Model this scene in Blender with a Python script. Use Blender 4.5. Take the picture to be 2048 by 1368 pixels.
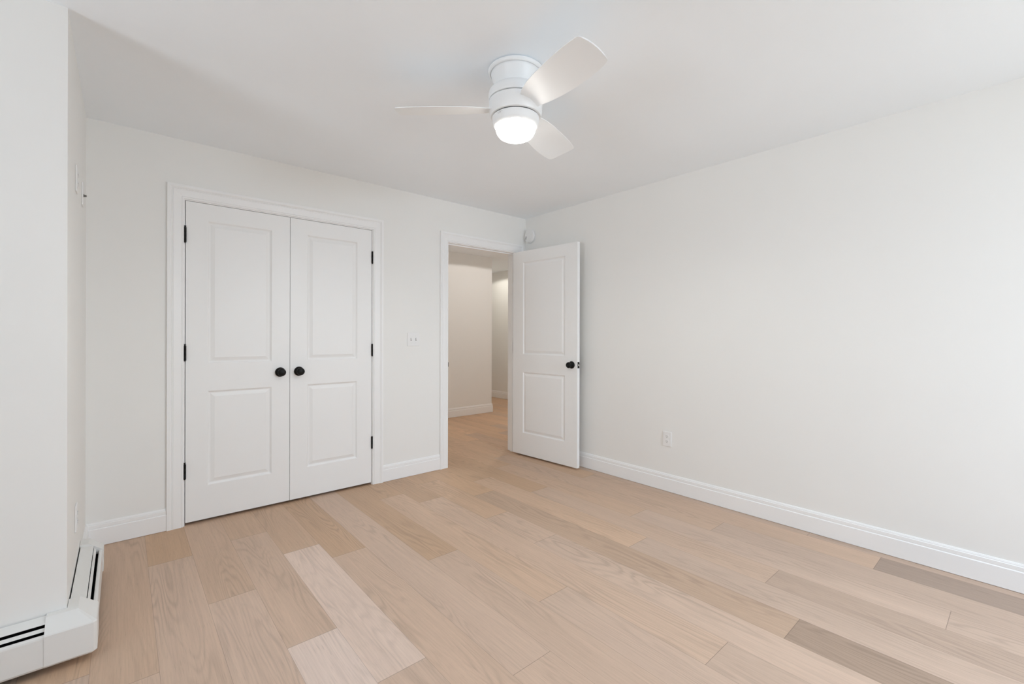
import bpy, bmesh, math, random
from mathutils import Vector, Matrix

for o in list(bpy.data.objects):
    bpy.data.objects.remove(o)
S = bpy.context.scene
COL = S.collection

# ------------------------------------------------------------------ dimensions
CEIL = 2.428           # ceiling height
W = 3.3624             # left wall at x = -W, right wall at x = 0
D = 1.126              # left wall runs y = -D .. 0, then turns left
REAR = -5.2           # wall behind the camera
LEFT = -6.2           # window wall of the left bay
WT = 0.115             # wall thickness
XA, XB = -2.9065, -1.6854   # closet door pair
ZD = 0.0185            # gap under doors
DH = 2.032
HX = -0.1377           # hall door hinge line
HALLA = 2.075          # hall wall facing the doorway
HALLX = 1.19           # its outside corner
FARX = 2.28            # far hall wall
HEND = 5.2

# ------------------------------------------------------------------ camera
F_PX, CY = 900.04, 671.02
cam_loc = Vector((-3.2065, -3.489, 1.2076))
yaw, pitch, roll = math.radians(49.1162), math.radians(-0.0286), math.radians(0.1375)
fw = Vector((math.cos(yaw) * math.cos(pitch), math.sin(yaw) * math.cos(pitch), math.sin(pitch)))
rt = Vector((math.sin(yaw), -math.cos(yaw), 0))
up = rt.cross(fw)
rt2 = rt * math.cos(roll) + up * math.sin(roll)
up2 = up * math.cos(roll) - rt * math.sin(roll)
cd = bpy.data.cameras.new('camera')
cam = bpy.data.objects.new('camera', cd)
COL.objects.link(cam)
m = Matrix((rt2, up2, -fw)).transposed().to_4x4()
m.translation = cam_loc
cam.matrix_world = m
cd.sensor_fit = 'HORIZONTAL'
cd.sensor_width = 36.0
cd.lens = F_PX / 2048 * 36
cd.shift_y = -(684 - CY) / 2048
cd.clip_start = 0.02
S.camera = cam

# ------------------------------------------------------------------ view, world, daylight
S.view_settings.view_transform = 'Standard'
S.view_settings.look = 'None'
S.view_settings.gamma = 1.0
S.view_settings.use_curve_mapping = False
S.view_settings.exposure = 0.0

wd = bpy.data.worlds.new('world')
S.world = wd
wd.use_nodes = True
bg = wd.node_tree.nodes['Background']
bg.inputs[0].default_value = (0.80, 0.90, 1.0, 1)
bg.inputs[1].default_value = 0.02


def area(name, loc, direction, sx, sy, power, color, spread=180):
    l = bpy.data.lights.new(name, 'AREA')
    l.shape = 'RECTANGLE'
    l.size, l.size_y = sx, sy
    l.energy = power
    l.color = color
    l.spread = math.radians(spread)
    o = bpy.data.objects.new(name, l)
    COL.objects.link(o)
    o.location = loc
    o.rotation_euler = Vector(direction).to_track_quat('-Z', 'Z').to_euler()
    return o


# daylight: sky light falls in from above, light off the ground rises in from below, both through the window openings
WIN_L = (-3.55, -1.75, 0.65, 2.15)       # y0, y1, z0, z1 of the window in the left bay wall
WIN_R = (-4.30, -2.90, 0.65, 2.15)       # x0, x1, z0, z1 of the windows in the wall behind the camera
WIN_S = (-1.75, -0.35, 0.65, 2.15)
LIGHTS = {                                # watts by colour channel
    'ground_left': (156, 171, 186), 'sky_side': (155, 184, 218), 'ground_side': (60, 61, 57),
    'fan': (14.7, 15.5, 15.0), 'hall_a': (30.5, 29, 27.8), 'hall_b': (14.5, 13.8, 12.4)}

DOME = 18.0                               # glow of the opal glass itself


def rgb_energy(key):
    e = LIGHTS.get(key, (0, 0, 0))
    k = max(max(e), 1e-6)
    return k, tuple(c / k for c in e)


def day(name, x, y, z, dx, dy, dz, w):
    p, c = rgb_energy(name)
    if p > 1e-4:
        area(name, (x, y, z), (dx, dy, dz), w, 1.7, p, c)


yl = (WIN_L[0] + WIN_L[1]) / 2
day('sky_left', LEFT - .75, yl, 2.35, 1, 0, -.62, 2.0)
day('ground_left', LEFT - .75, yl, .40, 1, 0, .62, 2.0)
for k_, w_ in (('rear', WIN_R), ('side', WIN_S)):
    xr = (w_[0] + w_[1]) / 2
    day('sky_' + k_, xr, REAR - .75, 2.35, 0, 1, -.62, 1.6)
    day('ground_' + k_, xr, REAR - .75, .40, 0, 1, .62, 1.6)
S.cycles.max_bounces = 20
S.cycles.diffuse_bounces = 16
S.cycles.glossy_bounces = 6


# ------------------------------------------------------------------ materials
def new_mat(name):
    mt = bpy.data.materials.new(name)
    mt.use_nodes = True
    return mt, mt.node_tree.nodes, mt.node_tree.links, mt.node_tree.nodes['Principled BSDF']


def paint(name, col, rough, bump=0.0, bscale=220.0, metallic=0.0, mottling=0.012, spec=0.5):
    mt, n, l, b = new_mat(name)
    tc = n.new('ShaderNodeTexCoord')
    nz = n.new('ShaderNodeTexNoise')
    nz.inputs['Scale'].default_value = 3.0
    nz.inputs['Detail'].default_value = 3
    l.new(tc.outputs['Object'], nz.inputs['Vector'])
    mx = n.new('ShaderNodeMix')
    mx.data_type = 'RGBA'
    mx.inputs[6].default_value = tuple(c * (1 - mottling) for c in col) + (1,)
    mx.inputs[7].default_value = tuple(min(1, c * (1 + mottling)) for c in col) + (1,)
    l.new(nz.outputs['Fac'], mx.inputs[0])
    l.new(mx.outputs[2], b.inputs['Base Color'])
    b.inputs['Roughness'].default_value = rough
    b.inputs['Metallic'].default_value = metallic
    b.inputs['Specular IOR Level'].default_value = spec
    if bump > 0:
        n2 = n.new('ShaderNodeTexNoise')
        n2.inputs['Scale'].default_value = bscale
        n2.inputs['Detail'].default_value = 2
        l.new(tc.outputs['Object'], n2.inputs['Vector'])
        bp = n.new('ShaderNodeBump')
        bp.inputs['Strength'].default_value = bump
        bp.inputs['Distance'].default_value = 0.001
        l.new(n2.outputs['Fac'], bp.inputs['Height'])
        l.new(bp.outputs['Normal'], b.inputs['Normal'])
    return mt


M_WALL = paint('wall_paint', (0.845, 0.845, 0.828), 0.62, 0.05)
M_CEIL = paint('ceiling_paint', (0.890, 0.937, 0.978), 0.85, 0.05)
M_TRIM = paint('trim_paint', (0.885, 0.889, 0.89), 0.38)
M_DOOR = paint('door_paint', (0.875, 0.88, 0.878), 0.42)
M_BLACK = paint('black_hardware', (0.006, 0.0055, 0.005), 0.42, mottling=0.1, spec=0.22)
M_STEEL = paint('latch_steel', (0.62, 0.60, 0.57), 0.3, metallic=1.0)
M_PLATE = paint('plate_plastic', (0.84, 0.842, 0.84), 0.3)
M_SLOT = paint('slot_dark', (0.10, 0.10, 0.10), 0.6)
M_SOFT = paint('slot_grey', (0.42, 0.42, 0.42), 0.5)
M_ENAMEL = paint('heater_enamel', (0.78, 0.778, 0.76), 0.35)
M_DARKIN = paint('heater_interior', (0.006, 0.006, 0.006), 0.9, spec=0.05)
M_FAN = paint('fan_white', (0.845, 0.862, 0.870), 0.36)
M_BLADE = paint('blade_white', (0.885, 0.918, 0.940), 0.36)
M_GAP = paint('fan_seam', (0.012, 0.012, 0.012), 0.8, spec=0.1)
M_MARK = paint('grey_print', (0.46, 0.47, 0.48), 0.6)
M_RIBBED = paint('window_vinyl', (0.82, 0.82, 0.82), 0.4)


def emit(name, col, strength):
    mt, n, l, b = new_mat(name)
    b.inputs['Base Color'].default_value = (0.9, 0.9, 0.9, 1)
    b.inputs['Roughness'].default_value = 0.3
    b.inputs['Emission Color'].default_value = col + (1,)
    b.inputs['Emission Strength'].default_value = strength
    return mt


M_GLOW = emit('lit_opal_glass', (1.0, 0.96, 0.90), DOME)
M_DOWN = emit('lit_downlight_lens', (1.0, 0.80, 0.58), 0.02 * rgb_energy('hall_a')[0])


def oak():
    mt, n, l, b = new_mat('oak_planks')

    def math_(op, a, c=None, clamp=False):
        q = n.new('ShaderNodeMath')
        q.operation = op
        q.use_clamp = clamp
        for i, v in enumerate((a, c)):
            if v is None:
                continue
            if isinstance(v, (int, float)):
                q.inputs[i].default_value = v
            else:
                l.new(v, q.inputs[i])
        return q.outputs[0]

    uv = n.new('ShaderNodeUVMap')
    uv.uv_map = 'plank'
    sp = n.new('ShaderNodeSeparateXYZ')
    l.new(uv.outputs[0], sp.inputs[0])
    u, v = sp.outputs[0], sp.outputs[1]
    at = n.new('ShaderNodeAttribute')
    at.attribute_name = 'tone'            # r: tone, g: seed, b: greyness (wood plus painted light)
    sa = n.new('ShaderNodeSeparateColor')
    l.new(at.outputs['Color'], sa.inputs[0])
    tone, seed, grey = sa.outputs
    sz = n.new('ShaderNodeAttribute')
    sz.attribute_name = 'dims'            # r: width, g: length
    sd = n.new('ShaderNodeSeparateColor')
    l.new(sz.outputs['Color'], sd.inputs[0])
    wdt, lng = sd.outputs[0], sd.outputs[1]

    def comb(a, c, d):
        q = n.new('ShaderNodeCombineXYZ')
        for i, x in enumerate((a, c, d)):
            if isinstance(x, (int, float)):
                q.inputs[i].default_value = x
            else:
                l.new(x, q.inputs[i])
        return q.outputs[0]

    def noise(vec, detail=2.0, rough=0.5, dist=0.0):
        q = n.new('ShaderNodeTexNoise')
        q.inputs['Scale'].default_value = 1.0
        q.inputs['Detail'].default_value = detail
        q.inputs['Roughness'].default_value = rough
        q.inputs['Distortion'].default_value = dist
        l.new(vec, q.inputs['Vector'])
        return q.outputs['Fac']

    s50 = math_('MULTIPLY', seed, 57.0)
    # plain-sawn figure: contour lines of a stretched noise field
    fld = noise(comb(math_('MULTIPLY', u, 6.5), math_('MULTIPLY', v, 0.62), s50), 2.5, 0.42, 0.25)
    rings = math_('SINE', math_('MULTIPLY', fld, 150.0))
    rings = math_('MULTIPLY', math_('ADD', rings, 1.0), 0.5)
    rings = math_('POWER', rings, 2.2)
    # where the figure is strong / faint
    msk = noise(comb(math_('MULTIPLY', u, 8.0), math_('MULTIPLY', v, 1.1), math_('ADD', s50, 9.0)), 1.0)
    msk = math_('MULTIPLY', math_('SUBTRACT', msk, 0.36), 3.2, True)
    rings = math_('MULTIPLY', rings, msk)
    # fine fibres and open pores
    fib = noise(comb(math_('MULTIPLY', u, 150.0), math_('MULTIPLY', v, 3.2), s50), 4.0, 0.65)
    por = noise(comb(math_('MULTIPLY', u, 420.0), math_('MULTIPLY', v, 16.0), math_('ADD', s50, 3.0)), 1.0)
    por = math_('MULTIPLY', math_('SUBTRACT', por, 0.60), 5.0, True)
    # broad drift along the board
    drift = noise(comb(math_('MULTIPLY', u, 9.0), math_('MULTIPLY', v, 0.8), math_('ADD', s50, 21.0)), 2.0)
    # occasional pin knots
    vo = n.new('ShaderNodeTexVoronoi')
    vo.inputs['Scale'].default_value = 1.0
    l.new(comb(math_('MULTIPLY', u, 5.0), math_('MULTIPLY', v, 1.6), s50), vo.inputs['Vector'])
    kn = math_('SUBTRACT', 1.0, math_('MULTIPLY', vo.outputs['Distance'], 34.0), True)
    ks = n.new('ShaderNodeSeparateColor')
    l.new(vo.outputs['Color'], ks.inputs[0])
    kn = math_('MULTIPLY', kn, math_('GREATER_THAN', ks.outputs[0], 0.72))

    val = math_('MULTIPLY', tone, 2.0)      # tone stored halved
    val = math_('MULTIPLY', val, math_('SUBTRACT', 1.0, math_('MULTIPLY', rings, 0.17)))
    val = math_('MULTIPLY', val, math_('ADD', 0.83, math_('MULTIPLY', fib, 0.34)))
    val = math_('MULTIPLY', val, math_('SUBTRACT', 1.0, math_('MULTIPLY', por, 0.16)))
    val = math_('MULTIPLY', val, math_('ADD', 0.91, math_('MULTIPLY', drift, 0.18)))
    val = math_('MULTIPLY', val, math_('SUBTRACT', 1.0, math_('MULTIPLY', kn, 0.6)))

    # fine seams between boards
    e1 = math_('MINIMUM', u, math_('SUBTRACT', wdt, u))
    e2 = math_('MINIMUM', v, math_('SUBTRACT', lng, v))
    s1 = math_('SUBTRACT', 1.0, math_('DIVIDE', e1, 0.0011), True)
    s2 = math_('SUBTRACT', 1.0, math_('DIVIDE', e2, 0.0016), True)
    seam = math_('MAXIMUM', math_('MULTIPLY', s1, 0.42), math_('MULTIPLY', s2, 0.62))
    val = math_('MULTIPLY', val, math_('SUBTRACT', 1.0, seam))

    mx = n.new('ShaderNodeMix')
    mx.data_type = 'RGBA'
    mx.inputs[6].default_value = (0.612, 0.393, 0.236, 1)     # warm oak, with the warm light at the far end
    mx.inputs[7].default_value = (0.564, 0.453, 0.390, 1)     # greyed oak, with the cool daylight near the camera
    l.new(grey, mx.inputs[0])
    ml = n.new('ShaderNodeVectorMath')
    ml.operation = 'SCALE'
    l.new(mx.outputs[2], ml.inputs[0])
    l.new(val, ml.inputs['Scale'])
    l.new(ml.outputs[0], b.inputs['Base Color'])
    b.inputs['Roughness'].default_value = 0.5
    b.inputs['Specular IOR Level'].default_value = 0.35
    bp = n.new('ShaderNodeBump')
    bp.inputs['Strength'].default_value = 0.12
    bp.inputs['Distance'].default_value = 0.0006
    l.new(math_('SUBTRACT', fib, math_('MULTIPLY', seam, 2.0)), bp.inputs['Height'])
    l.new(bp.outputs['Normal'], b.inputs['Normal'])
    return mt


M_OAK = oak()


# ------------------------------------------------------------------ mesh helpers
def link(name, bm, mat, parent=None, smooth=False, loc=None, rot=None, bevel=0.0, auto=None):
    me = bpy.data.meshes.new(name)
    bmesh.ops.recalc_face_normals(bm, faces=bm.faces)
    bm.to_mesh(me)
    bm.free()
    if mat is not None:
        me.materials.append(mat)
    if smooth:
        for p in me.polygons:
            p.use_smooth = True
        if auto is not None:
            me.set_sharp_from_angle(angle=math.radians(auto))
    o = bpy.data.objects.new(name, me)
    COL.objects.link(o)
    if loc is not None:
        o.location = loc
    if rot is not None:
        o.rotation_euler = rot
    if parent is not None:
        o.parent = parent
    if bevel > 0:
        md = o.modifiers.new('bevel', 'BEVEL')
        md.width = bevel
        md.segments = 2
        md.limit_method = 'ANGLE'
        md.angle_limit = math.radians(40)
    return o


def box(bm, x0, x1, y0, y1, z0, z1):
    vs = [bm.verts.new(p) for p in ((x0, y0, z0), (x1, y0, z0), (x1, y1, z0), (x0, y1, z0),
                                    (x0, y0, z1), (x1, y0, z1), (x1, y1, z1), (x0, y1, z1))]
    for f in ((0, 3, 2, 1), (4, 5, 6, 7), (0, 1, 5, 4), (1, 2, 6, 5), (2, 3, 7, 6), (3, 0, 4, 7)):
        bm.faces.new([vs[i] for i in f])
    return vs


def lathe(bm, prof, seg=48, axis='Z', org=(0, 0, 0), cap=True):
    """prof: (radius, height) pairs; revolve about an axis through org"""
    rings = []
    ox, oy, oz = org
    for r, h in prof:
        ring = []
        for i in range(seg):
            a = 2 * math.pi * i / seg
            c, s = r * math.cos(a), r * math.sin(a)
            if axis == 'Z':
                p = (ox + c, oy + s, oz + h)
            elif axis == 'Y':
                p = (ox + c, oy + h, oz + s)
            else:
                p = (ox + h, oy + c, oz + s)
            ring.append(bm.verts.new(p))
        rings.append(ring)
    for a, b_ in zip(rings, rings[1:]):
        for i in range(seg):
            bm.faces.new((a[i], a[(i + 1) % seg], b_[(i + 1) % seg], b_[i]))
    if cap:
        bm.faces.new(rings[0])
        bm.faces.new(rings[-1])


def sweep(bm, prof, path):
    """prof: closed (out, height) polygon; path: list of (origin, out_vec, up_vec) stations; mitres come from the stations"""
    rows = []
    for org, ov, uv in path:
        rows.append([bm.verts.new(Vector(org) + Vector(ov) * p[0] + Vector(uv) * p[1]) for p in prof])
    k = len(prof)
    for a, b_ in zip(rows, rows[1:]):
        for i in range(k):
            bm.faces.new((a[i], a[(i + 1) % k], b_[(i + 1) % k], b_[i]))
    bm.faces.new(rows[0])
    bm.faces.new(rows[-1][::-1])


def tag(o, label, cat=None, group=None, kind=None):
    o['label'] = label
    if cat:
        o['category'] = cat
    if group:
        o['group'] = group
    if kind:
        o['kind'] = kind
    return o


def struct(o, label, cat):
    return tag(o, label, cat, kind='structure')


def empty(name, loc, rz=0.0):
    o = bpy.data.objects.new(name, None)
    o.empty_display_size = 0.1
    COL.objects.link(o)
    o.location = loc
    o.rotation_euler = (0, 0, rz)
    return o


# ------------------------------------------------------------------ floor
def build_floor():
    random.seed(11)
    X0, STEP = -3.104, 0.1895
    Y_TOP, Y_BOT = HEND, REAR
    # board ends seen in the photo: column -> [y of joints, far to near]
    joints = {-2: [-1.30, -3.1], -1: [-1.45, -3.2], 0: [1.0, -0.488, -2.6], 1: [0.7, -1.080, -2.9], 2: [1.3, -0.420, -1.617, -3.3],
              3: [0.9, -0.797, -2.006, -3.6], 4: [0.4, -1.012, -2.95], 5: [0.6, -2.286, -3.9], 6: [0.5, -1.375, -3.1],
              7: [1.3, -0.36, -2.03, -3.7], 8: [1.1, -0.606, -2.707], 9: [1.2, -0.248, -1.14, -1.60, -3.3],
              10: [0.9, -0.752, -2.844], 11: [1.0, -0.472, -1.985, -3.5], 12: [0.45, -0.968, -2.638], 13: [0.9, -0.3, -1.737, -3.259],
              14: [1.4, -0.03, -2.188], 15: [0.7, -1.0, -2.953], 16: [1.009, -0.75, -2.6], 17: [1.9, 0.1, -1.6],
              18: [2.4, 0.84, -1.0], 19: [2.9, 1.246, -0.4], 20: [3.3, 1.9, 0.6]}
    # wood tone / grey by (column, index from far end), warm-to-cool light painted in
    lit_tones = {(-2, 0): (.90, .20), (-2, 1): (.92, .70), (-1, 0): (.98, .42), (-1, 1): (1.06, .60), (0, 1): (.88, .05), (0, 2): (1.05, .60), (0, 3): (1.05, .70),
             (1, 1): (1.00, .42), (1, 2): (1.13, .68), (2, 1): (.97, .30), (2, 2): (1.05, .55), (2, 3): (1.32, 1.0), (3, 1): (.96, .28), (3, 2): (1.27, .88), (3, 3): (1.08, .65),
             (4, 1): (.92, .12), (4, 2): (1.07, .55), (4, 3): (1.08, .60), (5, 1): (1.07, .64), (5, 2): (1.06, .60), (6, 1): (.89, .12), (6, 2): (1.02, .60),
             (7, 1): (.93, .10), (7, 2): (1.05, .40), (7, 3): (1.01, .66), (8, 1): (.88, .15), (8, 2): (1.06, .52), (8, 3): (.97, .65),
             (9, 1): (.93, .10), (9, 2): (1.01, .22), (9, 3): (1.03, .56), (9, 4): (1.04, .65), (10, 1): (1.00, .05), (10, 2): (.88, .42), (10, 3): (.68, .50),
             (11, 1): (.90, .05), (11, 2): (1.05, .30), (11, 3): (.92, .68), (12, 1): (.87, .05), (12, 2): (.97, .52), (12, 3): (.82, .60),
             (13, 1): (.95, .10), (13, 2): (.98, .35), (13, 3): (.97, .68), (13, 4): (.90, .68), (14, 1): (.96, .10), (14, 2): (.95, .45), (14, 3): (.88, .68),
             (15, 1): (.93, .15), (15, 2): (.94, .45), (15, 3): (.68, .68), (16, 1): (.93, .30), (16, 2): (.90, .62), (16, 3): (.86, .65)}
    bm = bmesh.new()
    uvl = bm.loops.layers.uv.new('plank')
    tl = bm.loops.layers.float_color.new('tone')
    dl = bm.loops.layers.float_color.new('dims')
    kmin = math.floor((LEFT - 0.2 - X0) / STEP)
    kmax = math.ceil((FARX + 0.2 - X0) / STEP)
    for k in range(kmin, kmax):
        xa, xb = X0 + k * STEP, X0 + (k + 1) * STEP
        js = list(joints.get(k, []))
        if not js:
            y = Y_TOP - random.uniform(.3, 1.8)
            while y > Y_BOT:
                js.append(y)
                y -= random.uniform(1.1, 1.9)
        else:
            y = js[0] + random.uniform(1.1, 1.8)
            while y < Y_TOP:
                js.insert(0, y)
                y += random.uniform(1.1, 1.8)
            first = joints[k][0]
        base = js.index(joints[k][0]) if k in joints else 0
        ys = [Y_TOP] + [j for j in js if j > Y_BOT] + [Y_BOT]
        for i, (yt, yb) in enumerate(zip(ys, ys[1:])):
            idx = i - base if k in joints else 99
            t, g = lit_tones.get((k, idx), (random.gauss(1.06 if yb > -.1 else .98, 0.035), min(1, max(0, random.gauss(.05 if yb > -.1 else .5, .1)))))  # unlisted hall boards are coloured warmer to carry the warm light there
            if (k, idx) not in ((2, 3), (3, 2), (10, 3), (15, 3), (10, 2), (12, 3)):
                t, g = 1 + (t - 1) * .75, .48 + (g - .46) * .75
            sd = random.random()
            vs = [bm.verts.new(p) for p in ((xa, yb, 0), (xb, yb, 0), (xb, yt, 0), (xa, yt, 0))]
            f = bm.faces.new(vs)
            L = yt - yb
            for lp, c in zip(f.loops, ((0, 0), (STEP, 0), (STEP, L), (0, L))):
                lp[uvl].uv = c
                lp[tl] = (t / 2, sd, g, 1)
                lp[dl] = (STEP, L, 0, 1)
    # slab below the boards
    box(bm, LEFT - .2, FARX + .2, Y_BOT, Y_TOP, -0.12, -0.002)
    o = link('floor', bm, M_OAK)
    return struct(o, 'wide plank light oak floor running from the bedroom out into the hall', 'floor')


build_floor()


# ------------------------------------------------------------------ walls and ceiling
def wall(name, boxes, label, mat=None):
    bm = bmesh.new()
    for b_ in boxes:
        box(bm, *b_)
    return struct(link(name, bm, mat or M_WALL), label, 'wall')


JT = 0.018                                  # jamb thickness
CL0, CL1 = XA - .003, XB + .003             # closet clear opening
HL0, HL1 = HX - .819, HX + .003             # hall clear opening
HEADZ = ZD + DH + .003
RO = HEADZ + JT
wall('wall_back', [(-W - WT, CL0 - JT, 0, WT, 0, CEIL), (CL0 - JT, CL1 + JT, 0, WT, RO, CEIL),
                   (CL1 + JT, HL0 - JT, 0, WT, 0, CEIL), (HL0 - JT, HL1 + JT, 0, WT, RO, CEIL),
                   (HL1 + JT, FARX, 0, WT, 0, CEIL)],
     'white back wall holding the double closet doors and the hall doorway')
wall('wall_right', [(0, WT, REAR, 0, 0, CEIL)], 'long bare white wall on the right with one outlet')
wall('wall_left', [(-W - WT, -W, -D, 0, 0, CEIL)], 'narrow white return wall on the left between the near corner and the back wall')
wall('wall_near', [(LEFT, -W - WT, -D, -D + WT, 0, CEIL)], 'white wall face at the left edge above the near baseboard heater')
y0, y1, z0, z1 = WIN_L
wall('wall_window_left', [(LEFT - WT, LEFT, REAR, y0, 0, CEIL), (LEFT - WT, LEFT, y1, -D + WT, 0, CEIL),
                          (LEFT - WT, LEFT, y0, y1, 0, z0), (LEFT - WT, LEFT, y0, y1, z1, CEIL)],
     'white window wall of the left bay, out of the picture')
x0, x1, z0, z1 = WIN_R
x2, x3 = WIN_S[:2]
wall('wall_rear', [(LEFT - WT, x0, REAR - WT, REAR, 0, CEIL), (x1, x2, REAR - WT, REAR, 0, CEIL), (x3, WT, REAR - WT, REAR, 0, CEIL),
                   (x0, x1, REAR - WT, REAR, 0, z0), (x0, x1, REAR - WT, REAR, z1, CEIL),
                   (x2, x3, REAR - WT, REAR, 0, z0), (x2, x3, REAR - WT, REAR, z1, CEIL)],
     'white window wall behind the camera')
wall('wall_hall', [(-1.3, HALLX, HALLA, HALLA + WT, 0, CEIL), (HALLX - WT, HALLX, HALLA + WT, HEND, 0, CEIL)],
     'hall wall seen through the doorway, ending in an outside corner')
wall('wall_hall_far', [(FARX, FARX + WT, 0, HEND, 0, CEIL)], 'lit far hall wall glimpsed past the outside corner')
wall('wall_hall_end', [(HALLX, FARX + WT, HEND, HEND + WT, 0, CEIL), (-1.3 - WT, -1.3, WT, HALLA + WT, 0, CEIL)],
     'end walls closing the hall, out of the picture')
wall('wall_closet', [(-W - WT, -1.3 - WT, .75, .75 + WT, 0, CEIL), (-W - WT, -W, WT, .75, 0, CEIL)],
     'closet back wall hidden behind the closet doors')
bm = bmesh.new()
box(bm, LEFT - WT, FARX + WT, REAR - WT, HEND + WT, CEIL, CEIL + .12)
struct(link('ceiling', bm, M_CEIL), 'flat white ceiling carrying the ceiling fan', 'ceiling')


# windows behind and beside the camera (frames with a meeting rail)
def window(name, along, a0, a1, z0, z1, plane, label):
    bm = bmesh.new()
    t, d = .05, .06

    def bx(p0, p1, q0, q1):
        if along == 'y':
            box(bm, plane - d, plane - .01, p0, p1, q0, q1)
        else:
            box(bm, p0, p1, plane - d, plane - .01, q0, q1)
    bx(a0, a0 + t, z0, z1)
    bx(a1 - t, a1, z0, z1)
    bx(a0 + t, a1 - t, z0, z0 + t)
    bx(a0 + t, a1 - t, z1 - t, z1)
    bx((a0 + a1) / 2 - .03, (a0 + a1) / 2 + .03, z0 + t, z1 - t)
    struct(link(name, bm, M_RIBBED), label, 'window')


window('window_1', 'y', WIN_L[0], WIN_L[1], WIN_L[2], WIN_L[3], LEFT, 'white framed window in the left bay wall, out of the picture')
window('window_2', 'x', WIN_R[0], WIN_R[1], WIN_R[2], WIN_R[3], REAR, 'white framed window behind the camera on the bay side, out of the picture')
window('window_3', 'x', WIN_S[0], WIN_S[1], WIN_S[2], WIN_S[3], REAR, 'white framed window behind the camera by the right wall, out of the picture')

# ------------------------------------------------------------------ baseboards
BB = [(0, .0022), (0, .135), (.004, .135), (.0075, .1275), (.0075, .124), (.0105, .121), (.0105, .104), (.0095, .1015), (.014, .097), (.014, .0022)]
Z = (0, 0, 1)


def baseboard(name, runs, label):
    bm = bmesh.new()
    for r in runs:
        sweep(bm, BB, r)
    return struct(link(name, bm, M_TRIM), label, 'baseboard')


CW = .0853                                   # casing width
CR = .006                                    # reveal
c_out0, c_out1 = CL0 - CR - CW, CL1 + CR + CW
h_out0, h_out1 = HL0 - CR - CW, min(HL1 + CR + CW, -.003)
baseboard('baseboard_back', [[((-W, 0, 0), (1, -1, 0), Z), ((c_out0, 0, 0), (0, -1, 0), Z)],
                             [((c_out1, 0, 0), (0, -1, 0), Z), ((h_out0, 0, 0), (0, -1, 0), Z)]],
          'white moulded baseboard along the back wall beside the closet')
baseboard('baseboard_left', [[((-W, -.385, 0), (1, 0, 0), Z), ((-W, 0, 0), (1, -1, 0), Z)]],
          'short run of white baseboard on the left wall between the heater and the back corner')
baseboard('baseboard_right', [[((0, -.0, 0), (-1, 0, 0), Z), ((0, REAR, 0), (-1, 0, 0), Z)]],
          'long white moulded baseboard along the right wall')
baseboard('baseboard_hall', [[((-1.3, HALLA, 0), (0, -1, 0), Z), ((HALLX, HALLA, 0), (1, -1, 0), Z), ((HALLX, HEND, 0), (1, 0, 0), Z)]],
          'white baseboard wrapping the outside corner of the hall wall')
baseboard('baseboard_hall_far', [[((FARX, WT, 0), (-1, 0, 0), Z), ((FARX, HEND, 0), (-1, 0, 0), Z)]],
          'white baseboard along the far hall wall')

# ------------------------------------------------------------------ door casings and jambs
CP = [(0, 0), (0, .0085), (.003, .0105), (.009, .0105), (.011, .0085), (.013, .0115), (.052, .0145), (.056, .0125), (.059, .0145),
      (.062, .0125), (.066, .0165), (.070, .0185), (.0835, .0185), (CW, .0165), (CW, 0)]


def casing(name, l0, l1, head, side, label, cut=None, stop=False):
    """side -1: casing on the room face (y=0); the jamb lining is a part"""
    r = empty(name, ((l0 + l1) / 2, 0, 0))
    struct(r, label, 'door casing')
    inv = Matrix.Translation(r.location).inverted()
    bm = bmesh.new()
    a, b_, h = l0 - CR, l1 + CR, head + CR

    def row(pt, out):
        vs = []
        for t, th in CP:
            p = Vector(pt) + Vector(out) * t
            if cut is not None and p.x > cut:
                p.x = cut
            p.y = -th
            vs.append(bm.verts.new(p))
        return vs
    rows = [row((a, 0, 0), (-1, 0, 0)), row((a, 0, h), (-1, 0, 1)), row((b_, 0, h), (1, 0, 1)), row((b_, 0, 0), (1, 0, 0))]
    k = len(CP)
    for p, q in zip(rows, rows[1:]):
        for i in range(k):
            bm.faces.new((p[i], p[(i + 1) % k], q[(i + 1) % k], q[i]))
    bm.faces.new(rows[0])
    bm.faces.new(rows[-1][::-1])
    bmesh.ops.transform(bm, matrix=inv, verts=bm.verts)
    link('casing', bm, M_TRIM, r)
    bm = bmesh.new()
    box(bm, l0 - JT, l0, 0, WT, 0, head + JT)
    box(bm, l1, l1 + JT, 0, WT, 0, head + JT)
    box(bm, l0, l1, 0, WT, head, head + JT)
    if stop:
        box(bm, l0, l0 + .011, .039, .074, 0, head)
        box(bm, l1 - .011, l1, .039, .074, 0, head)
        box(bm, l0 + .011, l1 - .011, .039, .074, head - .011, head)
    bmesh.ops.transform(bm, matrix=inv, verts=bm.verts)
    link('jamb', bm, M_TRIM, r)
    return r


casing('trim_1', CL0, CL1, HEADZ, -1, 'white moulded casing around the double closet doors')
t2 = casing('trim_2', HL0, HL1, HEADZ, -1, 'white moulded casing around the open hall doorway', stop=True)
bm = bmesh.new()
box(bm, HL0 - .0005, HL0 + .0012, .002, .036, .905, .975)
box(bm, HL0 - .002, HL0 + .0015, -.004, .002, .92, .96)
bmesh.ops.transform(bm, matrix=Matrix.Translation(t2.location).inverted(), verts=bm.verts)
tag(link('strike_plate', bm, M_BLACK, t2), 'small black strike plate on the latch jamb')
# casing on the hall side of the doorway
bm = bmesh.new()
for (xx0, xx1, zz0, zz1) in ((HL0 - CR - CW, HL0 - CR, 0, HEADZ + CR + CW), (HL1 + CR, HL1 + CR + CW, 0, HEADZ + CR + CW),
                             (HL0 - CR, HL1 + CR, HEADZ + CR, HEADZ + CR + CW)):
    box(bm, xx0, xx1, WT, WT + .016, zz0, zz1)
struct(link('trim_3', bm, M_TRIM), 'white casing on the hall side of the doorway', 'door casing')

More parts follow.
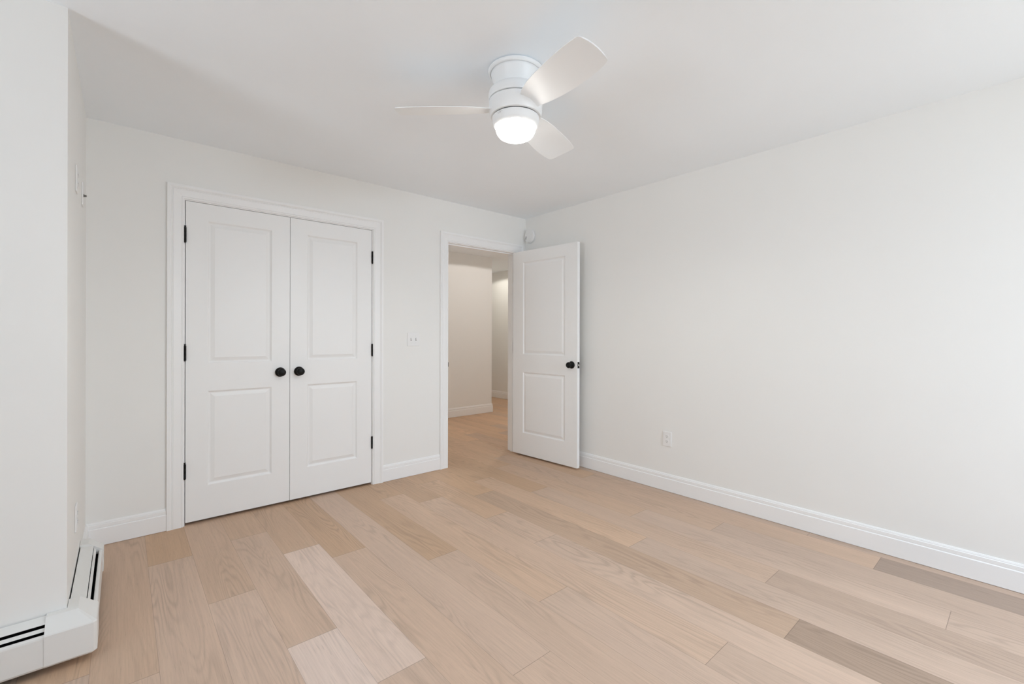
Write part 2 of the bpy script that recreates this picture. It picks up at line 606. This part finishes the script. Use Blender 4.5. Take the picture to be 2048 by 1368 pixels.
# ------------------------------------------------------------------ doors
PANELS = ((.234 - ZD, .843 - ZD), (1.020 - ZD, 1.941 - ZD))
STILE = .1155
RING = ((0, 0), (.0025, -.0012), (.0100, -.0085), (.0140, -.0095), (.0175, -.0092), (.0360, -.0030), (.0385, -.0018), (.0400, -.0018))


def leaf_bm(w, st=STILE, th=.035):
    """leaf: x 0..w, y 0 (front) .. th (back), z 0..DH, both faces with two raised panels in a moulded groove"""
    bm = bmesh.new()
    xs = [0, st, w - st, w]
    zs = [0, PANELS[0][0], PANELS[0][1], PANELS[1][0], PANELS[1][1], DH]
    for yy, sgn in ((0, 1), (th, -1)):
        g = [[bm.verts.new((x, yy, z)) for x in xs] for z in zs]
        for j in range(5):
            for i in range(3):
                if i == 1 and j in (1, 3):
                    prev = [g[j][1], g[j][2], g[j + 1][2], g[j + 1][1]]
                    for ins, dep in RING[1:]:
                        xa_, xb_, za_, zb_ = xs[1] + ins, xs[2] - ins, zs[j] + ins, zs[j + 1] - ins
                        cur = [bm.verts.new((x, yy - sgn * dep, z)) for x, z in ((xa_, za_), (xb_, za_), (xb_, zb_), (xa_, zb_))]
                        for q in range(4):
                            bm.faces.new((prev[q], prev[(q + 1) % 4], cur[(q + 1) % 4], cur[q]))
                        prev = cur
                    bm.faces.new(prev)
                else:
                    bm.faces.new((g[j][i], g[j][i + 1], g[j + 1][i + 1], g[j + 1][i]))
        if sgn == 1:
            front = g
        else:
            back = g

    def strip(a, c):
        for i in range(len(a) - 1):
            bm.faces.new((a[i], a[i + 1], c[i + 1], c[i]))
    strip(front[0], back[0])
    strip(front[-1], back[-1])
    strip([r[0] for r in front], [r[0] for r in back])
    strip([r[-1] for r in front], [r[-1] for r in back])
    return bm


KNOB = [(.0, 0), (.0325, 0), (.0335, -.002), (.0335, -.006), (.031, -.0085), (.016, -.0105), (.0125, -.013), (.0115, -.024), (.0135, -.030),
        (.022, -.0345), (.0262, -.041), (.0272, -.047), (.0258, -.054), (.0215, -.0595), (.0205, -.0600), (.0195, -.0592), (.012, -.0620), (.0, -.063)]


def knob(parent, x, z, y=0.0, flip=False):
    bm = bmesh.new()
    prof = [(max(r, .0001), (-h if flip else h)) for r, h in KNOB]
    lathe(bm, prof, 40, 'Y', (x, y, z), cap=False)
    o = link('door_knob', bm, M_BLACK, parent, smooth=True, auto=50)
    o['label'] = 'round black knob on a round rose'
    return o


def hinge(parent, x, y, zc, h=.094, tip=True):
    bm = bmesh.new()
    r = .0068
    e = 1.0 if tip else .15
    lathe(bm, [(.0001, -h / 2 - .006), (.004, -h / 2 - .004), (.0052, -h / 2), (r, -h / 2 + .0005), (r, -h / 6 - .0006), (r * .93, -h / 6), (r, -h / 6 + .0006),
               (r, h / 6 - .0006), (r * .93, h / 6), (r, h / 6 + .0006), (r, h / 2 - .0005), (.0045, h / 2), (.0036, h / 2 + .004 * e),
               (.0058, h / 2 + .006 * e), (.0058, h / 2 + .0085 * e), (.0001, h / 2 + .0105 * e)], 20, 'Z', (x, y, zc), cap=False)
    o = link('hinge', bm, M_BLACK, parent, smooth=True, auto=45)
    o['label'] = 'black barrel hinge'
    return o


mid = (XA + XB) / 2
HZ = (.344 - ZD, 1.090 - ZD, 1.836 - ZD)
# left closet leaf, hinged on its left edge
d1 = link('door_1', leaf_bm(mid - .0016 - XA - .001), M_DOOR, loc=(XA + .001, .0005, ZD))
struct(d1, 'closed left leaf of the white two-panel closet doors, knob at its right edge', 'door')
knob(d1, (mid - .0016 - .0625) - XA - .001, .943 - ZD)
for z in HZ:
    hinge(d1, -.0035, -.0065, z)
# right closet leaf
d2 = link('door_2', leaf_bm(XB - .001 - mid - .0016), M_DOOR, loc=(mid + .0016, .0005, ZD))
struct(d2, 'closed right leaf of the white two-panel closet doors, knob at its left edge', 'door')
knob(d2, .0585, .943 - ZD)
for z in HZ:
    hinge(d2, XB - .001 - mid - .0016 + .0035, -.0065, z - .003, tip=False)

# open hall door: pivot on the hinge line, swung about 94 degrees into the room
A = math.radians(93.957)
piv = Vector((HX, -.012, 0))
dv = Vector((-math.cos(A), -math.sin(A), 0))       # hinge edge -> latch edge
nv = Vector((-math.sin(A), math.cos(A), 0))        # towards the visible (hall-side) face
base = piv + nv * .047
LW = .813
d3 = link('door_3', leaf_bm(LW, .139), M_DOOR)
mm = Matrix((dv, -nv, Vector((0, 0, 1)))).transposed().to_4x4()   # local x along leaf, local y away from the visible face
mm.translation = base + Vector((0, 0, ZD - .002))
d3.matrix_world = mm
struct(d3, 'white two-panel hall door standing open against the right wall', 'door')
knob(d3, LW - .0605, .943 - ZD)
knob(d3, LW - .0605, .943 - ZD, .035, True)
bm = bmesh.new()
box(bm, LW - .0005, LW + .0012, .005, .030, .943 - ZD - .0285, .943 - ZD + .0285)
lt = link('latch_plate', bm, M_BLACK, d3, bevel=.0006)
lt['label'] = 'small black latch plate on the door edge'
bm = bmesh.new()
box(bm, LW + .001, LW + .011, .010, .024, .943 - ZD - .008, .943 - ZD + .008)
lb = link('latch_bolt', bm, M_STEEL, lt, bevel=.003)
lb['label'] = 'steel latch bolt'
for z in HZ:
    bm = bmesh.new()
    lathe(bm, [(.0001, -.052), (.0066, -.048), (.0066, .048), (.0001, .053)], 16, 'Z', (-.002, .047, z), cap=False)
    box(bm, -.0016, .0004, .004, .046, z - .048, z + .048)
    o = link('hinge', bm, M_BLACK, d3)
    o['label'] = 'black barrel hinge'


# ------------------------------------------------------------------ ceiling fan
FX, FY = -1.835, -1.927
fan = empty('ceiling_fan', (FX, FY, CEIL))
tag(fan, 'white three-blade flush-mount ceiling fan with a lit opal light', 'ceiling fan')


def fan_part(name, prof, mat, label=None, cap=False, seg=72, auto=35):
    bm = bmesh.new()
    lathe(bm, [(max(r, .0003), -h) for r, h in prof], seg, 'Z', cap=cap)
    o = link(name, bm, mat, fan, smooth=True, auto=auto)
    if label:
        o['label'] = label
    return o


fan_part('ceiling_plate', [(.0, .0005), (.1120, .0005), (.1120, .0038), (.1240, .0038), (.1268, .0052), (.1275, .0085), (.1262, .0135), (.1225, .0185), (.1195, .0205), (.117, .0205), (.117, .012), (.0, .012)], M_FAN)
fan_part('canopy', [(.0, .004), (.1145, .012), (.1145, .019), (.1150, .0215), (.1125, .030), (.1050, .050), (.0985, .070), (.0945, .088), (.0925, .100), (.0, .100)], M_FAN)
fan_part('motor_housing', [(.0, .090), (.095, .090), (.106, .0915), (.116, .0955), (.1225, .103), (.1255, .113), (.1262, .124), (.1255, .135), (.1240, .1412), (.1225, .1420), (.0, .1420)], M_FAN)
fan_part('motor_housing_seam', [(.0, .1415), (.1165, .1415), (.1165, .1462), (.0, .1462)], M_GAP, 'dark shadow gap around the motor housing')
fan_part('blade_hub', [(.0, .1458), (.1215, .1458), (.1232, .1472), (.1230, .165), (.1215, .190), (.1180, .208), (.1155, .2142), (.1135, .2150), (.0, .2150)], M_FAN)
fan_part('light_kit_seam', [(.0, .2145), (.1045, .2145), (.1045, .2196), (.0, .2196)], M_GAP, 'dark shadow gap above the light fitter')
lk = fan_part('light_fitter', [(.0, .2190), (.1065, .2190), (.1082, .2202), (.1086, .2240), (.1078, .2360), (.1045, .2520), (.0985, .2605), (.0950, .2622), (.0938, .2615), (.0935, .2580), (.0, .2580)], M_FAN)
fan_part('lamp_dome', [(.0, .2580), (.0925, .2580), (.0930, .2630), (.0920, .2705), (.0893, .2820), (.0838, .2930), (.0750, .3030), (.0625, .3098), (.0450, .3142), (.0235, .3163), (.0, .3168)],
         M_GLOW, 'glowing opal glass dome')

ll = bpy.data.lights.new('fan_lamp', 'SPOT')
ll.energy, ll.color = rgb_energy('fan')
ll.spot_size = math.radians(176)
ll.spot_blend = 0.5
ll.shadow_soft_size = .012
lo_ = bpy.data.objects.new('fan_lamp', ll)
COL.objects.link(lo_)
lo_.parent = fan
lo_.location = (0, 0, -.332)

# small grey maker's mark on the light fitter, on the side facing the camera
mk = bmesh.new()


def on_fitter(du, dz):
    """du metres along the circumference to the viewer's right of the mark, dz up"""
    ang = MARK_A + du / .1095
    rr = .1112 - .03 * (dz + .004)
    return Vector((math.cos(ang) * .1085, math.sin(ang) * .1085, -.2290 + dz))


MARK_A = math.radians(-171)
strokes = [[(-.0125, .004), (-.0125, -.003)], [(-.0125, -.003), (-.009, -.003)],
           [(-.004, -.004), (.0, .006)], [(.0, .006), (.004, -.004)], [(-.0025, -.001), (.0025, -.001)],
           [(.0085, .003), (.0105, .0005)], [(.0105, .0005), (.0125, .003)]]
for st in strokes:
    (a0, b0), (a1, b1) = st
    dx, dz = a1 - a0, b1 - b0
    L = math.hypot(dx, dz)
    nx, nz = -dz / L * .0006, dx / L * .0006
    q = [on_fitter(a0 + nx, b0 + nz), on_fitter(a1 + nx, b1 + nz), on_fitter(a1 - nx, b1 - nz), on_fitter(a0 - nx, b0 - nz)]
    rad = [Vector((p.x, p.y, 0)).normalized() * .0006 for p in q]
    vs = [mk.verts.new(p - r_) for p, r_ in zip(q, rad)] + [mk.verts.new(p + r_) for p, r_ in zip(q, rad)]
    for f in ((0, 1, 2, 3), (7, 6, 5, 4), (0, 4, 5, 1), (1, 5, 6, 2), (2, 6, 7, 3), (3, 7, 4, 0)):
        mk.faces.new([vs[i] for i in f])
o = link('maker_mark', mk, M_MARK, lk)
o['label'] = 'tiny grey printed mark on the light fitter'


def blade_bm():
    """blade along +x from the hub, +y edge rides lower (seen from above the fan turns); z is up"""
    bm = bmesh.new()
    # outline: (radius, y) of the high edge and of the low edge, station by station
    hi = [(.110, -.033), (.125, -.0385), (.145, -.044), (.170, -.048), (.205, -.0515), (.260, -.0525), (.330, -.0500), (.400, -.0465), (.460, -.0415),
          (.505, -.0355), (.535, -.0300), (.5455, -.0265), (.5490, -.0190)]
    lo = [(.1035, .0565), (.118, .061), (.138, .068), (.165, .0775), (.200, .0880), (.260, .1015), (.330, .1125), (.400, .1190), (.460, .1210),
          (.500, .1195), (.5245, .1160), (.5330, .1115), (.5365, .1030)]
    tilt = [17, 16.5, 16, 15.5, 15.2, 15, 15, 15, 15, 15, 15, 15, 15]
    drop = [.181, .1805, .180, .1795] + [.179] * 9
    th = .0055
    N = 10
    top, bot = [], []
    for k, ((rh, yh), (rl, yl_)) in enumerate(zip(hi, lo)):
        t = math.tan(math.radians(tilt[k]))
        rt_, rb_ = [], []
        for i in range(N + 1):
            f = i / N
            y = yh + (yl_ - yh) * f
            r = rh + (rl - rh) * f + (.007 * (1 - (2 * f - 1) ** 2) if k > 8 else 0)
            z = -drop[k] - y * t + .004 * (1 - (2 * f - 1) ** 2)
            e = min(i, N - i)
            h = th / 2 * (1 if e > 0 else .5)
            rt_.append(bm.verts.new((r, y, z + h)))
            rb_.append(bm.verts.new((r, y, z - h)))
        top.append(rt_)
        bot.append(rb_)
    for g in (top, bot):
        for a, c in zip(g, g[1:]):
            for i in range(N):
                bm.faces.new((a[i], a[i + 1], c[i + 1], c[i]))
    for a, c in zip(range(len(hi) - 1), range(1, len(hi))):
        bm.faces.new((top[a][0], top[c][0], bot[c][0], bot[a][0]))
        bm.faces.new((top[a][N], top[c][N], bot[c][N], bot[a][N]))
    for k in (0, -1):
        for i in range(N):
            bm.faces.new((top[k][i], top[k][i + 1], bot[k][i + 1], bot[k][i]))
    return bm


BLADE_A = -105.0
b0 = link('fan_blade', blade_bm(), M_BLADE, fan, smooth=True, auto=50)
b0.rotation_euler = (0, 0, math.radians(BLADE_A))
for k in (1, 2):
    c = b0.copy()
    COL.objects.link(c)
    c.parent = fan
    c.rotation_euler = (0, 0, math.radians(BLADE_A + 120 * k))

# ------------------------------------------------------------------ smoke detector on the right wall, by the corner
sm = empty('smoke_detector', (0, -.0865, 2.233))
tag(sm, 'round white smoke detector high on the right wall above the open door', 'smoke detector')
bm = bmesh.new()
lathe(bm, [(.0001, 0), (.0710, 0), (.0722, -.0015), (.0722, -.0062), (.0710, -.0075), (.0001, -.0075)], 56, 'X', cap=False)
link('mounting_plate', bm, M_PLATE, sm, smooth=True, auto=35)
bm = bmesh.new()
lathe(bm, [(.0001, -.0070), (.0560, -.0070), (.0560, -.0120), (.0675, -.0128), (.0690, -.0145), (.0690, -.0240), (.0672, -.0310), (.0620, -.0355), (.0500, -.0372), (.0490, -.0358), (.0472, -.0373), (.0001, -.0380)], 56, 'X', cap=False)
link('detector_body', bm, M_PLATE, sm, smooth=True, auto=35)
bm = bmesh.new()
vs = box(bm, -.0379, -.0340, .0385, .0475, -.0290, .0010)
for v in vs:
    if v.co.z > -.01:
        v.co.y -= .006
o = link('sounder_slot', bm, M_SLOT, sm)
o['label'] = 'dark sounder slot on the detector face'
bm = bmesh.new()
lathe(bm, [(.0001, -.0365), (.0125, -.0365), (.0130, -.0385), (.0001, -.0395)], 28, 'X', (0, -.012, .006), cap=False)
link('test_button', bm, M_PLATE, sm, smooth=True, auto=35)


# ------------------------------------------------------------------ plates
def plate_bm(w, h, t=.0055):
    bm = bmesh.new()
    box(bm, -w / 2, w / 2, -t, 0, -h / 2, h / 2)
    return bm


def screw(parent, x, z, y):
    bm = bmesh.new()
    lathe(bm, [(.0001, 0), (.0032, 0), (.0028, -.0012), (.0001, -.0015)], 14, 'Y', (x, y, z), cap=False)
    return link('screw', bm, M_PLATE, parent, smooth=True)


# plates are built facing -y, then turned to their wall
sw = link('light_switch', plate_bm(.117, .114), M_PLATE, loc=(-1.3115, -.0002, 1.1705), bevel=.0022)
tag(sw, 'white double toggle light switch plate between the closet and the doorway', 'light switch')
for dx in (-.023, .023):
    bm = bmesh.new()
    box(bm, dx - .0055, dx + .0055, -.0059, -.0052, -.0125, .0125)
    o = link('toggle_slot', bm, M_SOFT, sw)
    o['label'] = 'grey slot around the toggle'
    bm = bmesh.new()
    vs = box(bm, dx - .0042, dx + .0042, -.0165, -.0055, -.0050, .0060)
    for v in vs:
        if v.co.y < -.01:
            v.co.z += .006 if dx < 0 else .004
    link('toggle', bm, M_PLATE, sw, bevel=.001)
    for dz in (-.030, .030):
        screw(sw, dx, dz, -.0053)


def outlet(name, loc, rz, label):
    r = link(name, plate_bm(.070, .114), M_PLATE, loc=loc, rot=(0, 0, rz), bevel=.0022)
    tag(r, label, 'outlet')
    for dz in (-.0195, .0195):
        bm = bmesh.new()
        # receptacle face: rounded sides, flat top and bottom
        pts = []
        for i in range(28):
            a = 2 * math.pi * i / 28
            pts.append((.0175 * math.cos(a), max(-.0140, min(.0140, .0175 * math.sin(a)))))
        a_ = [bm.verts.new((x, -.0050, z + dz)) for x, z in pts]
        c_ = [bm.verts.new((x, -.0072, z + dz)) for x, z in pts]
        for i in range(28):
            bm.faces.new((a_[i], a_[(i + 1) % 28], c_[(i + 1) % 28], c_[i]))
        bm.faces.new(c_)
        f = link('receptacle', bm, M_PLATE, r)
        bm = bmesh.new()
        box(bm, -.0078, -.0058, -.0076, -.0068, dz - .001, dz + .008)
        box(bm, .0058, .0078, -.0076, -.0068, dz + .0, dz + .007)
        lathe(bm, [(.0001, -.0068), (.0027, -.0068), (.0027, -.0076), (.0001, -.0076)], 14, 'Y', (0, 0, dz - .0065), cap=False)
        o = link('socket_holes', bm, M_SLOT, f)
        o['label'] = 'dark socket holes'
    screw(r, 0, 0, -.0053)
    return r


outlet('wall_outlet', (-.0002, -1.635, .4045), -math.pi / 2, 'white duplex outlet low on the right wall')
outlet('wall_outlet', (-W + .0002, -.735, 1.888), math.pi / 2, 'white outlet high on the left wall, nearer the camera than the cable plate')
outlet('wall_outlet', (-W + .0002, -.730, .400), math.pi / 2, 'white outlet low on the left wall just above the baseboard heater')
# coax plate with its connector sticking out of the wall
cx = link('cable_plate', plate_bm(.070, .114), M_PLATE, loc=(-W + .0002, -.345, 1.913), rot=(0, 0, math.pi / 2), bevel=.0022)
tag(cx, 'white cable plate high on the left wall with a short metal connector poking out', 'wall plate')
bm = bmesh.new()
lathe(bm, [(.0001, -.004), (.0072, -.004), (.0072, -.009), (.0048, -.0092), (.0048, -.017), (.0030, -.0175), (.0001, -.0180)], 18, 'Y', (0, 0, -.004), cap=False)
o = link('coax_connector', bm, paint('connector_metal', (.20, .20, .19), .4, metallic=1.0), cx, smooth=True, auto=35)
o['label'] = 'dark metal coax connector'
for dz in (-.042, .042):
    screw(cx, 0, dz, -.0053)

# ------------------------------------------------------------------ baseboard heaters
HZT = .178


def heater_parts(parent, run, inv):
    """run: (start, end, out vector). Sheet-metal baseboard convector: back plate, sloped lid, damper blade, front panel, dark inside"""
    s, e, ov = Vector(run[0]), Vector(run[1]), run[2]

    def part(name, prof, mat, label=None):
        bm = bmesh.new()
        sweep(bm, prof, [(s, ov, Z), (e, ov, Z)])
        bmesh.ops.transform(bm, matrix=inv, verts=bm.verts)
        o = link(name, bm, mat, parent)
        if label:
            o['label'] = label
        return o
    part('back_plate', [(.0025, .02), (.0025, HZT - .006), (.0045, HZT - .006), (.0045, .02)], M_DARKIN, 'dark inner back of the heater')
    part('lid', [(.0045, HZT), (.006, HZT + .0008), (.0490, .1690), (.0505, .1674), (.0495, .1662), (.0045, HZT - .003)], M_ENAMEL)
    part('damper', [(.0512, .1555), (.0522, .1566), (.0600, .1476), (.0606, .1465), (.0596, .1460), (.0512, .1545)], M_ENAMEL, 'narrow damper blade inside the slot')
    part('front_panel', [(.0690, .1380), (.0708, .1408), (.0760, .1402), (.0810, .1365), (.0830, .1310), (.0830, .034), (.0780, .026), (.0760, .026), (.0760, .031),
                         (.0812, .036), (.0812, .1310), (.0795, .1352), (.0755, .1384), (.0710, .1388)], M_ENAMEL)
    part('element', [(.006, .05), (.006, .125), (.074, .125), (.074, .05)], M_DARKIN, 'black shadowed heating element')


CAPP = [(.0015, .024), (.0015, .1835), (.0320, .1835), (.0840, .1430), (.0868, .1385), (.0868, .0340), (.0800, .0260), (.0760, .0240)]
CAPL = .052
h1 = empty('baseboard_heater', (-W, -.6, 0))
tag(h1, 'white metal baseboard heater on the left wall, its far end near the back corner', 'baseboard heater', 'baseboard heaters round the left corner')
inv = Matrix.Translation(h1.location).inverted()
heater_parts(h1, ((-W, -D + .05, 0), (-W, -.43, 0), (1, 0, 0)), inv)
bm = bmesh.new()
sweep(bm, [(p[0], p[1]) for p in CAPP], [((-W, -.475, 0), (1, 0, 0), Z), ((-W, -.393, 0), (1, 0, 0), Z)])
bmesh.ops.transform(bm, matrix=inv, verts=bm.verts)
o = link('end_cap', bm, M_ENAMEL, h1)

h2 = empty('baseboard_heater', (-W - .5, -D, 0))
tag(h2, 'white metal baseboard heater under the near left wall with a large corner cover', 'baseboard heater', 'baseboard heaters round the left corner')
inv2 = Matrix.Translation(h2.location).inverted()
heater_parts(h2, ((LEFT + .05, -D, 0), (-W - .03, -D, 0), (0, -1, 0)), inv2)
bm = bmesh.new()
sweep(bm, CAPP, [((-W - CAPL, -D, 0), (0, -1, 0), Z), ((-W, -D, 0), (.885, -1, 0), Z), ((-W, -D, 0), (1, -.885, 0), Z), ((-W, -D + .072, 0), (1, 0, 0), Z)])
bmesh.ops.transform(bm, matrix=inv2, verts=bm.verts)
o = link('corner_cover', bm, M_ENAMEL, h2, bevel=.0015)
o['label'] = 'plain folded corner cover'


# ------------------------------------------------------------------ hall downlights
def downlight(x, y, key, cone, blend, label):
    r = empty('recessed_downlight', (x, y, CEIL))
    tag(r, label, 'ceiling light', 'hall downlights')
    bm = bmesh.new()
    lathe(bm, [(.062, -.0005), (.078, -.0005), (.080, -.003), (.076, -.006), (.064, -.007), (.062, -.004)], 40, 'Z', cap=False)
    link('trim_ring', bm, M_PLATE, r, smooth=True, auto=35)
    bm = bmesh.new()
    lathe(bm, [(.0001, -.001), (.0625, -.001), (.0625, -.004), (.0001, -.005)], 40, 'Z', cap=False)
    link('lens', bm, M_DOWN, r, smooth=True, auto=35)
    l = bpy.data.lights.new('downlight_beam', 'SPOT')
    l.energy, l.color = rgb_energy(key)
    l.spot_size = math.radians(cone)
    l.spot_blend = blend
    l.shadow_soft_size = .03
    o = bpy.data.objects.new('downlight_beam', l)
    COL.objects.link(o)
    o.parent = r
    o.location = (0, 0, -.02)
    return r


downlight(.80, .75, 'hall_a', 168.3, .03, 'recessed hall ceiling light between the doorway and the hall wall, out of view')
downlight(1.72, 3.0, 'hall_b', 160, .18, 'recessed hall ceiling light beyond the outside corner, out of view')
